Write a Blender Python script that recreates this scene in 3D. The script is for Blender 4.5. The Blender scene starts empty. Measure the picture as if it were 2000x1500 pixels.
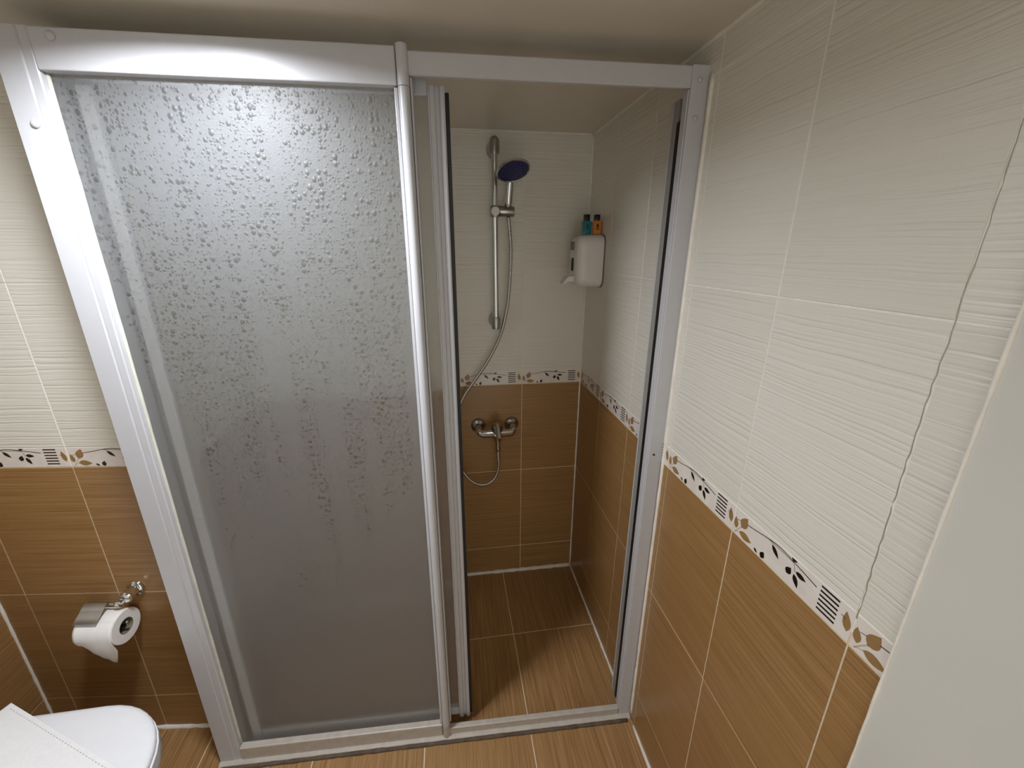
import bpy, bmesh, math, random
from mathutils import Vector, Matrix
random.seed(7)
R = math.radians
scene = bpy.context.scene
C = scene.collection

# ------------------------------------------------------------------ camera
cam_d = bpy.data.cameras.new('camera'); cam = bpy.data.objects.new('camera', cam_d); C.objects.link(cam)
cam_d.sensor_fit = 'HORIZONTAL'; cam_d.sensor_width = 36.0
cam_d.lens = 806.11 / 2000 * 36.0
cam_d.clip_start = 0.01
_rt = Vector((0.98885807, -0.14884292, 0.00234386)); _up = Vector((0.04353806, 0.30423603, 0.95160122)); _fw = Vector((0.14235219, 0.9408965, -0.30732659))
M = Matrix((( _rt.x, _up.x, -_fw.x), (_rt.y, _up.y, -_fw.y), (_rt.z, _up.z, -_fw.z)))
cam.matrix_world = Matrix.Translation((-0.53288, -1.59790, 1.46783)) @ M.to_4x4()
scene.camera = cam

# ------------------------------------------------------------------ world, exposure
world = bpy.data.worlds.new('world'); scene.world = world; world.use_nodes = True
world.node_tree.nodes['Background'].inputs[0].default_value = (1.0, 0.97, 0.90, 1)   # fill light, added through an assumed doorway behind the camera
world.node_tree.nodes['Background'].inputs[1].default_value = 1.0
scene.view_settings.view_transform = 'Standard'
scene.view_settings.look = 'None'
scene.view_settings.gamma = 1.0
scene.view_settings.use_curve_mapping = False
scene.view_settings.exposure = 0.46
scene.cycles.max_bounces = 6
scene.cycles.diffuse_bounces = 4
scene.cycles.glossy_bounces = 2
scene.cycles.transmission_bounces = 4
scene.cycles.sample_clamp_indirect = 6.0
scene.cycles.adaptive_threshold = 0.06
LAMP_STRENGTH = 200.0
LAMP_COLOR = (0.89, 0.93, 1.0)

# ------------------------------------------------------------------ heights and depths found from the tiles
ROWS = [0.0, 0.1423, 0.5452, 0.9440, 0.9991, 1.3970, 1.7947, 1.8602]
ZC = 1.8602
XL = -1.8273                     # left wall
BLX, BLY, BLS = -1.4931, -0.5124, math.atan(-0.1172)    # wall behind the toilet
ALC = -1.222                     # left side of the shower recess
YP = -1.2858                     # where the wall tiles end on the right

# ------------------------------------------------------------------ material helpers
def srgb(r, g, b):
    f = lambda c: (c/255/12.92) if c/255 <= 0.04045 else ((c/255+0.055)/1.055)**2.4
    return (f(r), f(g), f(b), 1)

class NT:
    def __init__(s, name):
        s.m = bpy.data.materials.new(name); s.m.use_nodes = True
        s.t = s.m.node_tree; s.t.nodes.clear()
        s.out = s.t.nodes.new('ShaderNodeOutputMaterial')
    def n(s, kind, **kw):
        nd = s.t.nodes.new('ShaderNode' + kind)
        for k, v in kw.items(): setattr(nd, k, v)
        return nd
    def l(s, a, b): s.t.links.new(a, b)
    def math(s, op, a, b=None, clamp=False):
        nd = s.n('Math', operation=op); nd.use_clamp = clamp
        for i, v in enumerate((a, b)):
            if v is None: continue
            if isinstance(v, (int, float)): nd.inputs[i].default_value = v
            else: s.l(v, nd.inputs[i])
        return nd.outputs[0]
    def mapping(s, vec, scale=(1, 1, 1), loc=(0, 0, 0)):
        nd = s.n('Mapping'); nd.inputs['Scale'].default_value = scale; nd.inputs['Location'].default_value = loc
        s.l(vec, nd.inputs['Vector']); return nd.outputs[0]
    def noise(s, vec, scale=1.0, detail=2.0, rough=0.5):
        nd = s.n('TexNoise'); nd.inputs['Scale'].default_value = scale; nd.inputs['Detail'].default_value = detail
        nd.inputs['Roughness'].default_value = rough; s.l(vec, nd.inputs['Vector']); return nd
    def ramp(s, fac, stops):
        nd = s.n('ValToRGB'); el = nd.color_ramp.elements
        while len(el) < len(stops): el.new(0.5)
        for e, (p, c) in zip(el, stops): e.position = p; e.color = c if len(c) == 4 else (*c, 1)
        s.l(fac, nd.inputs[0]); return nd.outputs[0]
    def bump(s, h, strength=0.3, dist=0.001):
        nd = s.n('Bump'); nd.inputs['Strength'].default_value = strength; nd.inputs['Distance'].default_value = dist
        s.l(h, nd.inputs['Height']); return nd.outputs[0]
    def bsdf(s, color=None, rough=0.5, metal=0.0, **kw):
        b = s.n('BsdfPrincipled'); b.inputs['Roughness'].default_value = rough; b.inputs['Metallic'].default_value = metal
        if color is not None:
            if isinstance(color, tuple): b.inputs['Base Color'].default_value = color
            else: s.l(color, b.inputs['Base Color'])
        for k, v in kw.items(): b.inputs[k].default_value = v
        s.l(b.outputs[0], s.out.inputs[0]); return b

def tile_coords(k):
    """object coordinates shifted by a per-object random amount, so alike tiles do not repeat"""
    tc = k.n('TexCoord').outputs['Object']; oi = k.n('ObjectInfo').outputs['Random']
    cx = k.n('CombineXYZ'); k.l(k.math('MULTIPLY', oi, 13.0), cx.inputs[0]); k.l(k.math('MULTIPLY', oi, 7.3), cx.inputs[1]); k.l(k.math('MULTIPLY', oi, 29.0), cx.inputs[2])
    va = k.n('VectorMath', operation='ADD'); k.l(tc, va.inputs[0]); k.l(cx.outputs[0], va.inputs[1])
    return va.outputs[0]

def simple(name, color, rough=0.5, metal=0.0, noise_amt=0.06, nscale=40.0, bump=0.0, bscale=200.0, **kw):
    k = NT(name); tc = k.n('TexCoord').outputs['Object']
    n = k.noise(tc, nscale, 3.0)
    c0 = tuple(max(0, c*(1-noise_amt)) for c in color[:3]) + (1,); c1 = tuple(min(1, c*(1+noise_amt)) for c in color[:3]) + (1,)
    col = k.ramp(n.outputs['Fac'], [(0.3, c0), (0.7, c1)])
    b = k.bsdf(col, rough, metal, **kw)
    if bump > 0:
        nb = k.noise(tc, bscale, 3.0); k.l(k.bump(nb.outputs['Fac'], bump, 0.001), b.inputs['Normal'])
    return k.m

def mat_cream():
    k = NT('cream_glazed_tile'); v = tile_coords(k)
    wob = k.noise(k.mapping(v, (9, 1, 14)), 1.0, 1.0).outputs['Fac']
    sx = k.n('SeparateXYZ'); k.l(v, sx.inputs[0])
    z2 = k.math('ADD', sx.outputs[2], k.math('MULTIPLY', wob, 0.007))
    cx = k.n('CombineXYZ'); k.l(sx.outputs[0], cx.inputs[0]); k.l(z2, cx.inputs[2])
    ridge = k.noise(k.mapping(cx.outputs[0], (2.2, 1, 150)), 1.0, 1.5, 0.55).outputs['Fac']
    prof = k.ramp(ridge, [(0.34, (0, 0, 0)), (0.48, (0.8, 0.8, 0.8)), (0.62, (1, 1, 1))])
    fine = k.noise(k.mapping(cx.outputs[0], (3.5, 1, 330), (3, 0, 1)), 1.0, 0.0).outputs['Fac']
    h = k.math('ADD', prof, k.math('MULTIPLY', fine, 0.55))
    oi = k.n('ObjectInfo').outputs['Random']
    col = k.ramp(oi, [(0.0, srgb(219, 215, 203)), (1.0, srgb(225, 221, 210))])
    b = k.bsdf(col, 0.30)
    b.inputs['Specular IOR Level'].default_value = 0.5
    k.l(k.bump(h, 0.52, 0.0014), b.inputs['Normal'])
    return k.m

def mat_brown(name, floor=False):
    k = NT(name); v = tile_coords(k)
    sc1 = (420, 6, 1) if floor else (4, 1, 420); sc2 = (130, 3, 1) if floor else (2.5, 1, 130)
    n1 = k.noise(k.mapping(v, sc1), 1.0, 2.0).outputs['Fac']; n2 = k.noise(k.mapping(v, sc2), 1.0, 2.0).outputs['Fac']
    f = k.math('ADD', k.math('MULTIPLY', n1, 0.72), k.math('MULTIPLY', n2, 0.28))
    if floor: col = k.ramp(f, [(0.30, srgb(128, 93, 56)), (0.50, srgb(156, 118, 74)), (0.70, srgb(180, 143, 98))])
    else: col = k.ramp(f, [(0.30, srgb(136, 101, 60)), (0.50, srgb(155, 118, 73)), (0.70, srgb(169, 133, 89))])
    b = k.bsdf(col, 0.36 if floor else 0.30)
    k.l(k.bump(f, 0.30, 0.0008), b.inputs['Normal'])
    return k.m

def mat_border():
    k = NT('border_tile'); v = tile_coords(k)
    n = k.noise(k.mapping(v, (30, 1, 30)), 1.0, 2.0).outputs['Fac']
    b = k.bsdf(k.ramp(n, [(0.3, srgb(222, 213, 203)), (0.7, srgb(230, 223, 214))]), 0.25)
    return k.m

def mat_glass():
    k = NT('frosted_droplet_plastic'); tc = k.n('TexCoord').outputs['Object']
    flat = k.mapping(tc, (1, 0.0, 0.85))
    sx = k.n('SeparateXYZ'); k.l(tc, sx.inputs[0])
    hz = k.math('MULTIPLY', k.math('SUBTRACT', sx.outputs[2], 1.15), 0.22)
    def drops(scale, rmin, rvar, thr, shift):
        """round drops, present only where their centre lies in one of the vertical runs"""
        vo = k.n('TexVoronoi', feature='F1'); vo.inputs['Scale'].default_value = scale; vo.inputs['Randomness'].default_value = 0.62
        k.l(flat, vo.inputs['Vector'])
        sep = k.n('SeparateColor'); k.l(vo.outputs['Color'], sep.inputs[0])
        st = k.noise(k.mapping(vo.outputs['Position'], (24, 0, 1.6), (shift, 0, 0)), 1.0, 2.0, 0.5).outputs['Fac']
        on = k.math('MULTIPLY', k.math('SUBTRACT', k.math('ADD', st, hz), thr), 9.0, True)
        rad = k.math('ADD', k.math('MULTIPLY', k.math('MULTIPLY', sep.outputs[0], on), rvar), rmin)
        d = k.math('DIVIDE', k.math('SUBTRACT', rad, vo.outputs['Distance']), rad)
        vis = k.math('GREATER_THAN', on, 0.02)
        dome = k.math('MULTIPLY', k.math('SQRT', k.math('MAXIMUM', d, 0.0)), vis)
        return k.math('MULTIPLY', dome, rad), k.math('MULTIPLY', k.math('MULTIPLY', d, 5.0, True), vis)
    d1, i1 = drops(92.0, 0.20, 0.30, 0.455, 0.0)
    d2, i2 = drops(180.0, 0.20, 0.24, 0.42, 0.0)
    fine = k.noise(tc, 300.0, 1.0).outputs['Fac']
    h = k.math('ADD', k.math('MAXIMUM', k.math('MULTIPLY', d1, 2.6), k.math('MULTIPLY', d2, 1.3)), k.math('MULTIPLY', fine, 0.22))
    inside = k.math('MAXIMUM', i1, i2, True)
    nrm = k.bump(h, 0.6, 0.0022)
    refr = k.n('BsdfRefraction'); refr.inputs['Color'].default_value = (0.95, 0.95, 0.92, 1); refr.inputs['IOR'].default_value = 1.05; refr.inputs['Roughness'].default_value = 0.55
    dif = k.n('BsdfDiffuse'); dif.inputs['Color'].default_value = (0.66, 0.68, 0.72, 1); k.l(nrm, dif.inputs['Normal'])
    trl = k.n('BsdfTranslucent'); trl.inputs['Color'].default_value = (0.82, 0.82, 0.80, 1)
    glo = k.n('BsdfGlossy'); glo.inputs['Color'].default_value = (0.9, 0.9, 0.9, 1); glo.inputs['Roughness'].default_value = 0.48; k.l(nrm, glo.inputs['Normal'])
    dt = k.n('MixShader'); dt.inputs[0].default_value = 0.50; k.l(dif.outputs[0], dt.inputs[1]); k.l(trl.outputs[0], dt.inputs[2])
    f = k.math('SUBTRACT', 0.25, k.math('MULTIPLY', inside, 0.13))
    m1 = k.n('MixShader'); k.l(f, m1.inputs[0]); k.l(refr.outputs[0], m1.inputs[1]); k.l(dt.outputs[0], m1.inputs[2])
    lw = k.n('LayerWeight'); lw.inputs[0].default_value = 0.5; k.l(nrm, lw.inputs['Normal'])
    fr = k.math('ADD', k.math('MULTIPLY', k.math('POWER', lw.outputs['Facing'], 5.0), 0.85), 0.030)
    m2 = k.n('MixShader'); k.l(fr, m2.inputs[0]); k.l(m1.outputs[0], m2.inputs[1]); k.l(glo.outputs[0], m2.inputs[2])
    k.l(m2.outputs[0], k.out.inputs[0])
    return k.m

def mat_clear():
    k = NT('clear_plastic_face'); t = k.n('BsdfTransparent'); n = k.noise(k.n('TexCoord').outputs['Object'], 5.0, 1.0).outputs['Fac']
    k.l(k.ramp(n, [(0.0, (0.97, 0.98, 0.97)), (1.0, (0.99, 0.99, 0.99))]), t.inputs[0]); k.l(t.outputs[0], k.out.inputs[0]); return k.m

def mat_grout():
    k = NT('wall_grout'); tc = k.n('TexCoord').outputs['Object']; sx = k.n('SeparateXYZ'); k.l(tc, sx.inputs[0])
    n = k.noise(tc, 60.0, 3.0).outputs['Fac']
    lo = k.ramp(n, [(0.3, srgb(214, 194, 162)), (0.7, srgb(228, 212, 184))]); hi = k.ramp(n, [(0.3, srgb(230, 226, 214)), (0.7, srgb(241, 238, 229))])
    mx = k.n('MixRGB'); k.l(k.math('GREATER_THAN', sx.outputs[2], 0.965), mx.inputs[0]); k.l(lo, mx.inputs[1]); k.l(hi, mx.inputs[2])
    b = k.bsdf(mx.outputs[0], 0.85); k.l(k.bump(k.noise(tc, 500.0, 2.0).outputs['Fac'], 0.3, 0.001), b.inputs['Normal'])
    return k.m

def mat_hose():
    k = NT('ribbed_chrome_hose'); tc = k.n('TexCoord').outputs['UV']
    w = k.n('TexWave', wave_type='BANDS', bands_direction='X'); w.inputs['Scale'].default_value = 80.0; k.l(tc, w.inputs['Vector'])
    b = k.bsdf((0.62, 0.60, 0.58, 1), 0.22, 1.0); k.l(k.bump(w.outputs['Fac'], 0.5, 0.001), b.inputs['Normal'])
    return k.m

MAT = dict(
    cream=mat_cream(), brown=mat_brown('brown_glazed_tile'), brownfloor=mat_brown('brown_floor_tile', True), border=mat_border(),
    grout=simple('cream_grout', srgb(222, 206, 178), 0.85, bump=0.3, bscale=600),
    wallgrout=mat_grout(),
    grout_white=simple('white_sealant', srgb(232, 226, 214), 0.5, bump=0.4, bscale=150),
    grout_dirty_shaded=simple('dirty_shaded_sealant', srgb(88, 72, 56), 0.7, noise_amt=0.3, bump=0.4, bscale=200),  # bead dirt, its brown also painting the soft shadow under the sill
    crack=simple('dark_crack', srgb(126, 116, 96), 0.9),
    plaster=simple('plaster_paint', srgb(205, 204, 195), 0.7, noise_amt=0.02, nscale=6, bump=0.18, bscale=120),
    ceiling=simple('ceiling_paint', srgb(214, 205, 190), 0.28, noise_amt=0.015, nscale=4, bump=0.04, bscale=60),
    white=simple('white_lacquered_aluminium', srgb(193, 193, 196), 0.32, noise_amt=0.015),
    whitesill=simple('shaded_white_sill', srgb(184, 176, 165), 0.4, noise_amt=0.08, nscale=50),  # frame white tinted darker for the weaker light near the floor
    grey=simple('grey_aluminium', srgb(150, 148, 142), 0.4, noise_amt=0.03),
    black=simple('black_rubber', srgb(10, 10, 10), 0.6),
    glass=mat_glass(), clear=mat_clear(),
    chrome=simple('chrome', (0.72, 0.72, 0.71, 1), 0.10, 1.0, noise_amt=0.02),
    chromedark=simple('dull_chrome', (0.42, 0.41, 0.38, 1), 0.28, 1.0, noise_amt=0.05),
    hose=mat_hose(),
    blue=simple('dark_blue_spray_plate', srgb(34, 36, 92), 0.35, noise_amt=0.2, nscale=300),
    nozzle=simple('nozzle_rubber', srgb(18, 20, 48), 0.6),
    plastic=simple('white_plastic', srgb(226, 220, 216), 0.35, noise_amt=0.015),
    plasticgrey=simple('grey_plastic', srgb(120, 116, 112), 0.5),
    teal=simple('teal_liquid_bottle', srgb(8, 120, 128), 0.15, noise_amt=0.1, **{'Coat Weight': 0.5}),
    amber=simple('amber_liquid_bottle', srgb(214, 128, 30), 0.15, noise_amt=0.12, **{'Coat Weight': 0.5}),
    cap=simple('black_cap', srgb(14, 13, 16), 0.35),
    label=simple('bottle_print', srgb(30, 40, 60), 0.4),
    paper=simple('toilet_tissue', srgb(236, 233, 228), 0.9, noise_amt=0.03, bump=0.25, bscale=260),
    card=simple('cardboard_core', srgb(120, 112, 96), 0.8),
    ceramic=simple('white_ceramic', srgb(232, 233, 236), 0.12, noise_amt=0.01),
    lid=simple('white_lid_plastic', srgb(234, 235, 238), 0.25, noise_amt=0.01),
    towel=simple('white_terry_cloth', srgb(238, 237, 236), 0.95, noise_amt=0.02, nscale=120, bump=0.35, bscale=330),
    stitch=simple('stitch_thread', srgb(196, 196, 196), 0.9),
    tan=simple('tan_leaf_print', srgb(150, 118, 74), 0.3), darkleaf=simple('dark_leaf_print', srgb(28, 16, 14), 0.3), stem=simple('stem_print', srgb(46, 34, 31), 0.3),
    stemlight=simple('pale_stem_print', srgb(186, 168, 146), 0.3),
    door=simple('door_paint', srgb(206, 200, 190), 0.5, noise_amt=0.02),
)

# ------------------------------------------------------------------ mesh helpers
def link(name, me, mats, parent=None, smooth=False):
    o = bpy.data.objects.new(name, me); C.objects.link(o)
    if not isinstance(mats, (list, tuple)): mats = [mats]
    if not me.materials:
        for m in mats: me.materials.append(MAT[m] if isinstance(m, str) else m)
    if smooth:
        for p in me.polygons: p.use_smooth = True
    if parent: o.parent = parent
    return o

def from_bm(name, bm, mats, parent=None, smooth=False, angle=None):
    bmesh.ops.recalc_face_normals(bm, faces=bm.faces)
    me = bpy.data.meshes.new(name); bm.to_mesh(me); bm.free()
    o = link(name, me, mats, parent, smooth)
    if smooth and angle is not None: me.set_sharp_from_angle(angle=R(angle))
    return o

def tag(o, label, cat=None, group=None, kind=None):
    o['label'] = label
    if cat: o['category'] = cat
    if group: o['group'] = group
    if kind: o['kind'] = kind
    return o

def empty(name, loc=(0, 0, 0), rz=0.0):
    o = bpy.data.objects.new(name, None); C.objects.link(o); o.location = loc; o.rotation_euler = (0, 0, rz); o.empty_display_size = 0.05
    return o

def add_box(bm, x0, x1, y0, y1, z0, z1, bev=0.0, seg=2):
    b = bmesh.new()
    bmesh.ops.create_cube(b, size=1.0)
    for v in b.verts: v.co = Vector(((x0+x1)/2 + v.co.x*(x1-x0), (y0+y1)/2 + v.co.y*(y1-y0), (z0+z1)/2 + v.co.z*(z1-z0)))
    if bev > 0: bmesh.ops.bevel(b, geom=list(b.edges), offset=bev, segments=seg, affect='EDGES', profile=0.5)
    merge(bm, b)

def merge(bm, b, mat=None, midx=None):
    if mat is not None: bmesh.ops.transform(b, matrix=mat, verts=b.verts)
    if midx is not None:
        for f in b.faces: f.material_index = midx
    me = bpy.data.meshes.new('t'); b.to_mesh(me); b.free(); bm.from_mesh(me); bpy.data.meshes.remove(me)

def box(name, x0, x1, y0, y1, z0, z1, mats, parent=None, bev=0.0015, seg=2):
    bm = bmesh.new(); add_box(bm, x0, x1, y0, y1, z0, z1, bev, seg); return from_bm(name, bm, mats, parent)

def extrude_poly(bm, pts, z0, z1, axis='z'):
    """closed polygon of 2-D points extruded: axis z -> (x,y), axis x -> (y,z)"""
    def P(a, b, t): return (a, b, t) if axis == 'z' else ((t, a, b) if axis == 'x' else (a, t, b))
    lo = [bm.verts.new(P(a, b, z0)) for a, b in pts]; hi = [bm.verts.new(P(a, b, z1)) for a, b in pts]
    n = len(pts)
    for i in range(n): bm.faces.new((lo[i], lo[(i+1) % n], hi[(i+1) % n], hi[i]))
    bm.faces.new(lo); bm.faces.new(hi)

def frame_of(d):
    d = d.normalized(); a = Vector((0, 0, 1)) if abs(d.z) < 0.9 else Vector((1, 0, 0))
    x = d.cross(a).normalized(); y = d.cross(x).normalized(); return x, y

def lathe(bm, prof, origin=(0, 0, 0), axis=(0, 0, 1), seg=28, caps=True):
    """prof: list of (radius, distance along axis)"""
    o = Vector(origin); d = Vector(axis).normalized(); x, y = frame_of(d); rings = []
    for r, t in prof:
        if r < 1e-6: rings.append([bm.verts.new(o + d*t)]); continue
        rings.append([bm.verts.new(o + d*t + (x*math.cos(2*math.pi*i/seg) + y*math.sin(2*math.pi*i/seg))*r) for i in range(seg)])
    for a, b in zip(rings[:-1], rings[1:]):
        for i in range(seg):
            j = (i+1) % seg
            if len(a) == 1 and len(b) == 1: continue
            if len(a) == 1: bm.faces.new((a[0], b[i], b[j]))
            elif len(b) == 1: bm.faces.new((a[i], b[0], a[j]))
            else: bm.faces.new((a[i], a[j], b[j], b[i]))
    if caps:
        if len(rings[0]) > 1: bm.faces.new(rings[0])
        if len(rings[-1]) > 1: bm.faces.new(rings[-1])

def catmull(pts, n=10):
    P = [Vector(p) for p in pts]; P = [P[0]*2-P[1]] + P + [P[-1]*2-P[-2]]; out = []
    for i in range(1, len(P)-2):
        for k in range(n):
            t = k/n; a, b, c, d = P[i-1], P[i], P[i+1], P[i+2]
            out.append(0.5*((2*b) + (c-a)*t + (2*a-5*b+4*c-d)*t*t + (-a+3*b-3*c+d)*t**3))
    out.append(P[-2]); return out

def tube(bm, pts, rad, seg=14, uv=False):
    P = [Vector(p) for p in pts]; rings = []; n = len(P)
    lay = bm.loops.layers.uv.verify() if uv else None
    x = None; L = [0.0]
    for a, b in zip(P[:-1], P[1:]): L.append(L[-1] + (b-a).length)
    for i, p in enumerate(P):
        d = (P[min(i+1, n-1)] - P[max(i-1, 0)]).normalized()
        if x is None: x, _ = frame_of(d)
        x = (x - d*x.dot(d)).normalized(); y = d.cross(x)
        r = rad[i] if isinstance(rad, list) else rad
        rings.append([bm.verts.new(p + (x*math.cos(2*math.pi*k/seg) + y*math.sin(2*math.pi*k/seg))*r) for k in range(seg)])
    for i, (a, b) in enumerate(zip(rings[:-1], rings[1:])):
        for k in range(seg):
            j = (k+1) % seg; f = bm.faces.new((a[k], a[j], b[j], b[k]))
            if uv:
                for lp, c in zip(f.loops, ((L[i], k/seg), (L[i], (k+1)/seg), (L[i+1], (k+1)/seg), (L[i+1], k/seg))): lp[lay].uv = c
    bm.faces.new(rings[0]); bm.faces.new(rings[-1])

# ------------------------------------------------------------------ tiles
TH = 0.0010; CH = 0.0006
_tiles = {}
def tile_mesh(w, h, kind):
    """tile facing -y (walls) or +z (floors), origin at its centre, chamfered rim"""
    key = (round(w, 4), round(h, 4), kind)
    if key in _tiles: return _tiles[key]
    def P(a, b, t): return (a, b, t) if kind == 'brownfloor' else (a, -t, b)
    vs = []
    for (dw, t) in ((0, -0.001), (0, TH-CH), (CH, TH)):
        a, b = w/2-dw, h/2-dw
        vs += [P(-a, -b, t), P(a, -b, t), P(a, b, t), P(-a, b, t)]
    fs = [(8, 9, 10, 11), (3, 2, 1, 0)]
    for r in (0, 4):
        for i in range(4): fs.append((r+i, r+(i+1) % 4, r+4+(i+1) % 4, r+4+i))
    me = bpy.data.meshes.new('tile'); me.from_pydata(vs, [], fs); me.update()
    bm = bmesh.new(); bm.from_mesh(me); bmesh.ops.recalc_face_normals(bm, faces=bm.faces); bm.to_mesh(me); bm.free()
    me.materials.append(MAT[kind]); _tiles[key] = me
    return me

def leaf(cx, cy, ln, wd, ang, n=7):
    """pointed leaf outline"""
    pts = []
    for s in (1, -1):
        rng = range(n) if s == 1 else range(n-1, -1, -1)
        for i in rng:
            t = i/(n-1)
            if s == -1 and i in (0, n-1): continue
            w = math.sin(math.pi*t**0.8)*wd/2
            pts.append(((t-0.5)*ln, s*w))
    c, s_ = math.cos(R(ang)), math.sin(R(ang))
    return [(cx + x*c - y*s_, cy + x*s_ + y*c) for x, y in pts]

def strip(pts, w0, w1):
    L = []; Rr = []
    for i, p in enumerate(pts):
        a = pts[max(0, i-1)]; b = pts[min(len(pts)-1, i+1)]; dx, dy = b[0]-a[0], b[1]-a[1]; l = math.hypot(dx, dy)
        w = (w0 + (w1-w0)*i/(len(pts)-1))/2
        L.append((p[0]-dy/l*w, p[1]+dx/l*w)); Rr.append((p[0]+dy/l*w, p[1]-dx/l*w))
    return L + Rr[::-1]

def smooth2(pts, n=6): return [(v.x, v.y) for v in catmull([(a, b, 0) for a, b in pts], n)]

MOTIF = []     # (material index, outline) on a 250 x 55 mm border tile, origin at the lower left corner
MOTIF.append((2, strip(smooth2([(0.036, 0.039), (0.060, 0.043), (0.085, 0.048), (0.108, 0.051), (0.128, 0.0495), (0.150, 0.046), (0.170, 0.043), (0.188, 0.040)]), 0.0015, 0.0018)))
MOTIF.append((2, strip(smooth2([(0.085, 0.0480), (0.105, 0.0475), (0.125, 0.0470), (0.142, 0.0455)]), 0.0010, 0.0010)))
MOTIF.append((2, strip(smooth2([(0.142, 0.0470), (0.146, 0.040), (0.148, 0.032)]), 0.0006, 0.0006)))
MOTIF.append((2, strip([(0.094, 0.0478), (0.100, 0.0425)], 0.0005, 0.0006)))
MOTIF.append((3, strip(smooth2([(0.008, 0.004), (0.014, 0.013), (0.024, 0.026)]), 0.0012, 0.0016)))
MOTIF.append((3, strip(smooth2([(0.008, 0.005), (0.016, 0.010), (0.024, 0.011)]), 0.0010, 0.0014)))
MOTIF.append((2, strip([(0.010, 0.033), (0.020, 0.036)], 0.0009, 0.0009)))
MOTIF.append((0, leaf(0.0285, 0.037, 0.029, 0.019, 66)))
MOTIF.append((0, leaf(0.0360, 0.0115, 0.033, 0.015, -4)))
MOTIF.append((0, leaf(0.0075, 0.0250, 0.024, 0.012, 100)))
MOTIF.append((1, leaf(0.1055, 0.036, 0.024, 0.0085, -42)))
MOTIF.append((1, leaf(0.1430, 0.0515, 0.012, 0.0075, -10)))
MOTIF.append((1, leaf(0.1370, 0.026, 0.016, 0.012, 65)))
MOTIF.append((1, leaf(0.1600, 0.033, 0.021, 0.009, -6)))
MOTIF.append((1, leaf(0.1530, 0.0185, 0.022, 0.0095, -60)))
MOTIF.append((1, leaf(0.0650, 0.0060, 0.011, 0.005, -30)))
MOTIF.append((1, leaf(0.0810, 0.0095, 0.015, 0.011, 72)))
for i in range(6):
    y = 0.0085 + i*0.0078
    MOTIF.append((1, [(0.195, y), (0.2255, y), (0.2255, y+0.0032), (0.195, y+0.0032)]))
MOTIF.append((2, strip([(0.231, 0.034), (0.239, 0.033)], 0.0010, 0.0010)))
MOTIF.append((0, leaf(0.2405, 0.0305, 0.030, 0.0125, 102)))

_motifs = {}
def motif_mesh(c0, c1, h):
    """the print of the stretch c0..c1 of a border tile (a cut tile shows only part of it)"""
    key = (round(c0, 4), round(c1, 4))
    if key in _motifs: return _motifs[key]
    bm = bmesh.new(); k = h/0.055; mid = (c0+c1)/2
    for mi, pts in MOTIF:
        vs = [bm.verts.new((a, -TH-0.00025, b*k)) for a, b in pts]; f = bm.faces.new(vs); f.material_index = mi
    bmesh.ops.triangulate(bm, faces=bm.faces)
    for c, s in ((c0+0.0022, -1), (c1-0.0022, 1)):
        g = list(bm.verts)+list(bm.edges)+list(bm.faces)
        bmesh.ops.bisect_plane(bm, geom=g, plane_co=(c, 0, 0), plane_no=(s, 0, 0), clear_outer=True)
    for co, no in (((0, 0, h-0.0025), (0, 0, 1)), ((0, 0, 0.0025), (0, 0, -1))):
        g = list(bm.verts)+list(bm.edges)+list(bm.faces)
        bmesh.ops.bisect_plane(bm, geom=g, plane_co=co, plane_no=no, clear_outer=True)
    for f in bm.faces:
        f.normal_update()
        if f.normal.y > 0: f.normal_flip()
    for v in bm.verts: v.co.x -= mid; v.co.z -= h/2
    me = bpy.data.meshes.new('printed_leaf_motif'); bm.to_mesh(me); bm.free()
    for m in ('tan', 'darkleaf', 'stem', 'stemlight'): me.materials.append(MAT[m])
    _motifs[key] = me
    return me

def tile_wall(wall, cols, phase=None, gap=0.0028, rows=ROWS):
    """cols: joint positions along the wall; phase[i] = (c0, c1) stretch of the border print on column i"""
    for i in range(len(cols)-1):
        a, b = cols[i], cols[i+1]
        for r in range(7):
            z0, z1 = rows[r], rows[r+1]
            kind = 'brown' if r < 3 else ('border' if r == 3 else 'cream')
            g = gap
            me = tile_mesh(b-a-g, z1-z0-(g if r != 3 else g*0.7), kind)
            o = link('border_tile' if r == 3 else 'wall_tile', me, kind, wall)
            o.location = ((a+b)/2, 0, (z0+z1)/2)
            o.rotation_euler = (R(random.uniform(-.08, .08)), 0, R(random.uniform(-.08, .08)))
            if r == 3:
                c0, c1 = phase[i] if phase and i in phase else (0.0, min(0.25, b-a))
                mo = link('printed_leaf_motif', motif_mesh(c0, c1, z1-z0), 'tan', o)

def wall(name, u0, u1, loc, rz, label, mat='wallgrout', z1=ZC, th=0.08):
    o = box(name, u0, u1, 0.0, th, 0.0, z1, mat, None, 0)
    o.location = loc; o.rotation_euler = (0, 0, rz); tag(o, label, 'wall', kind='structure')
    return o

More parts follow.
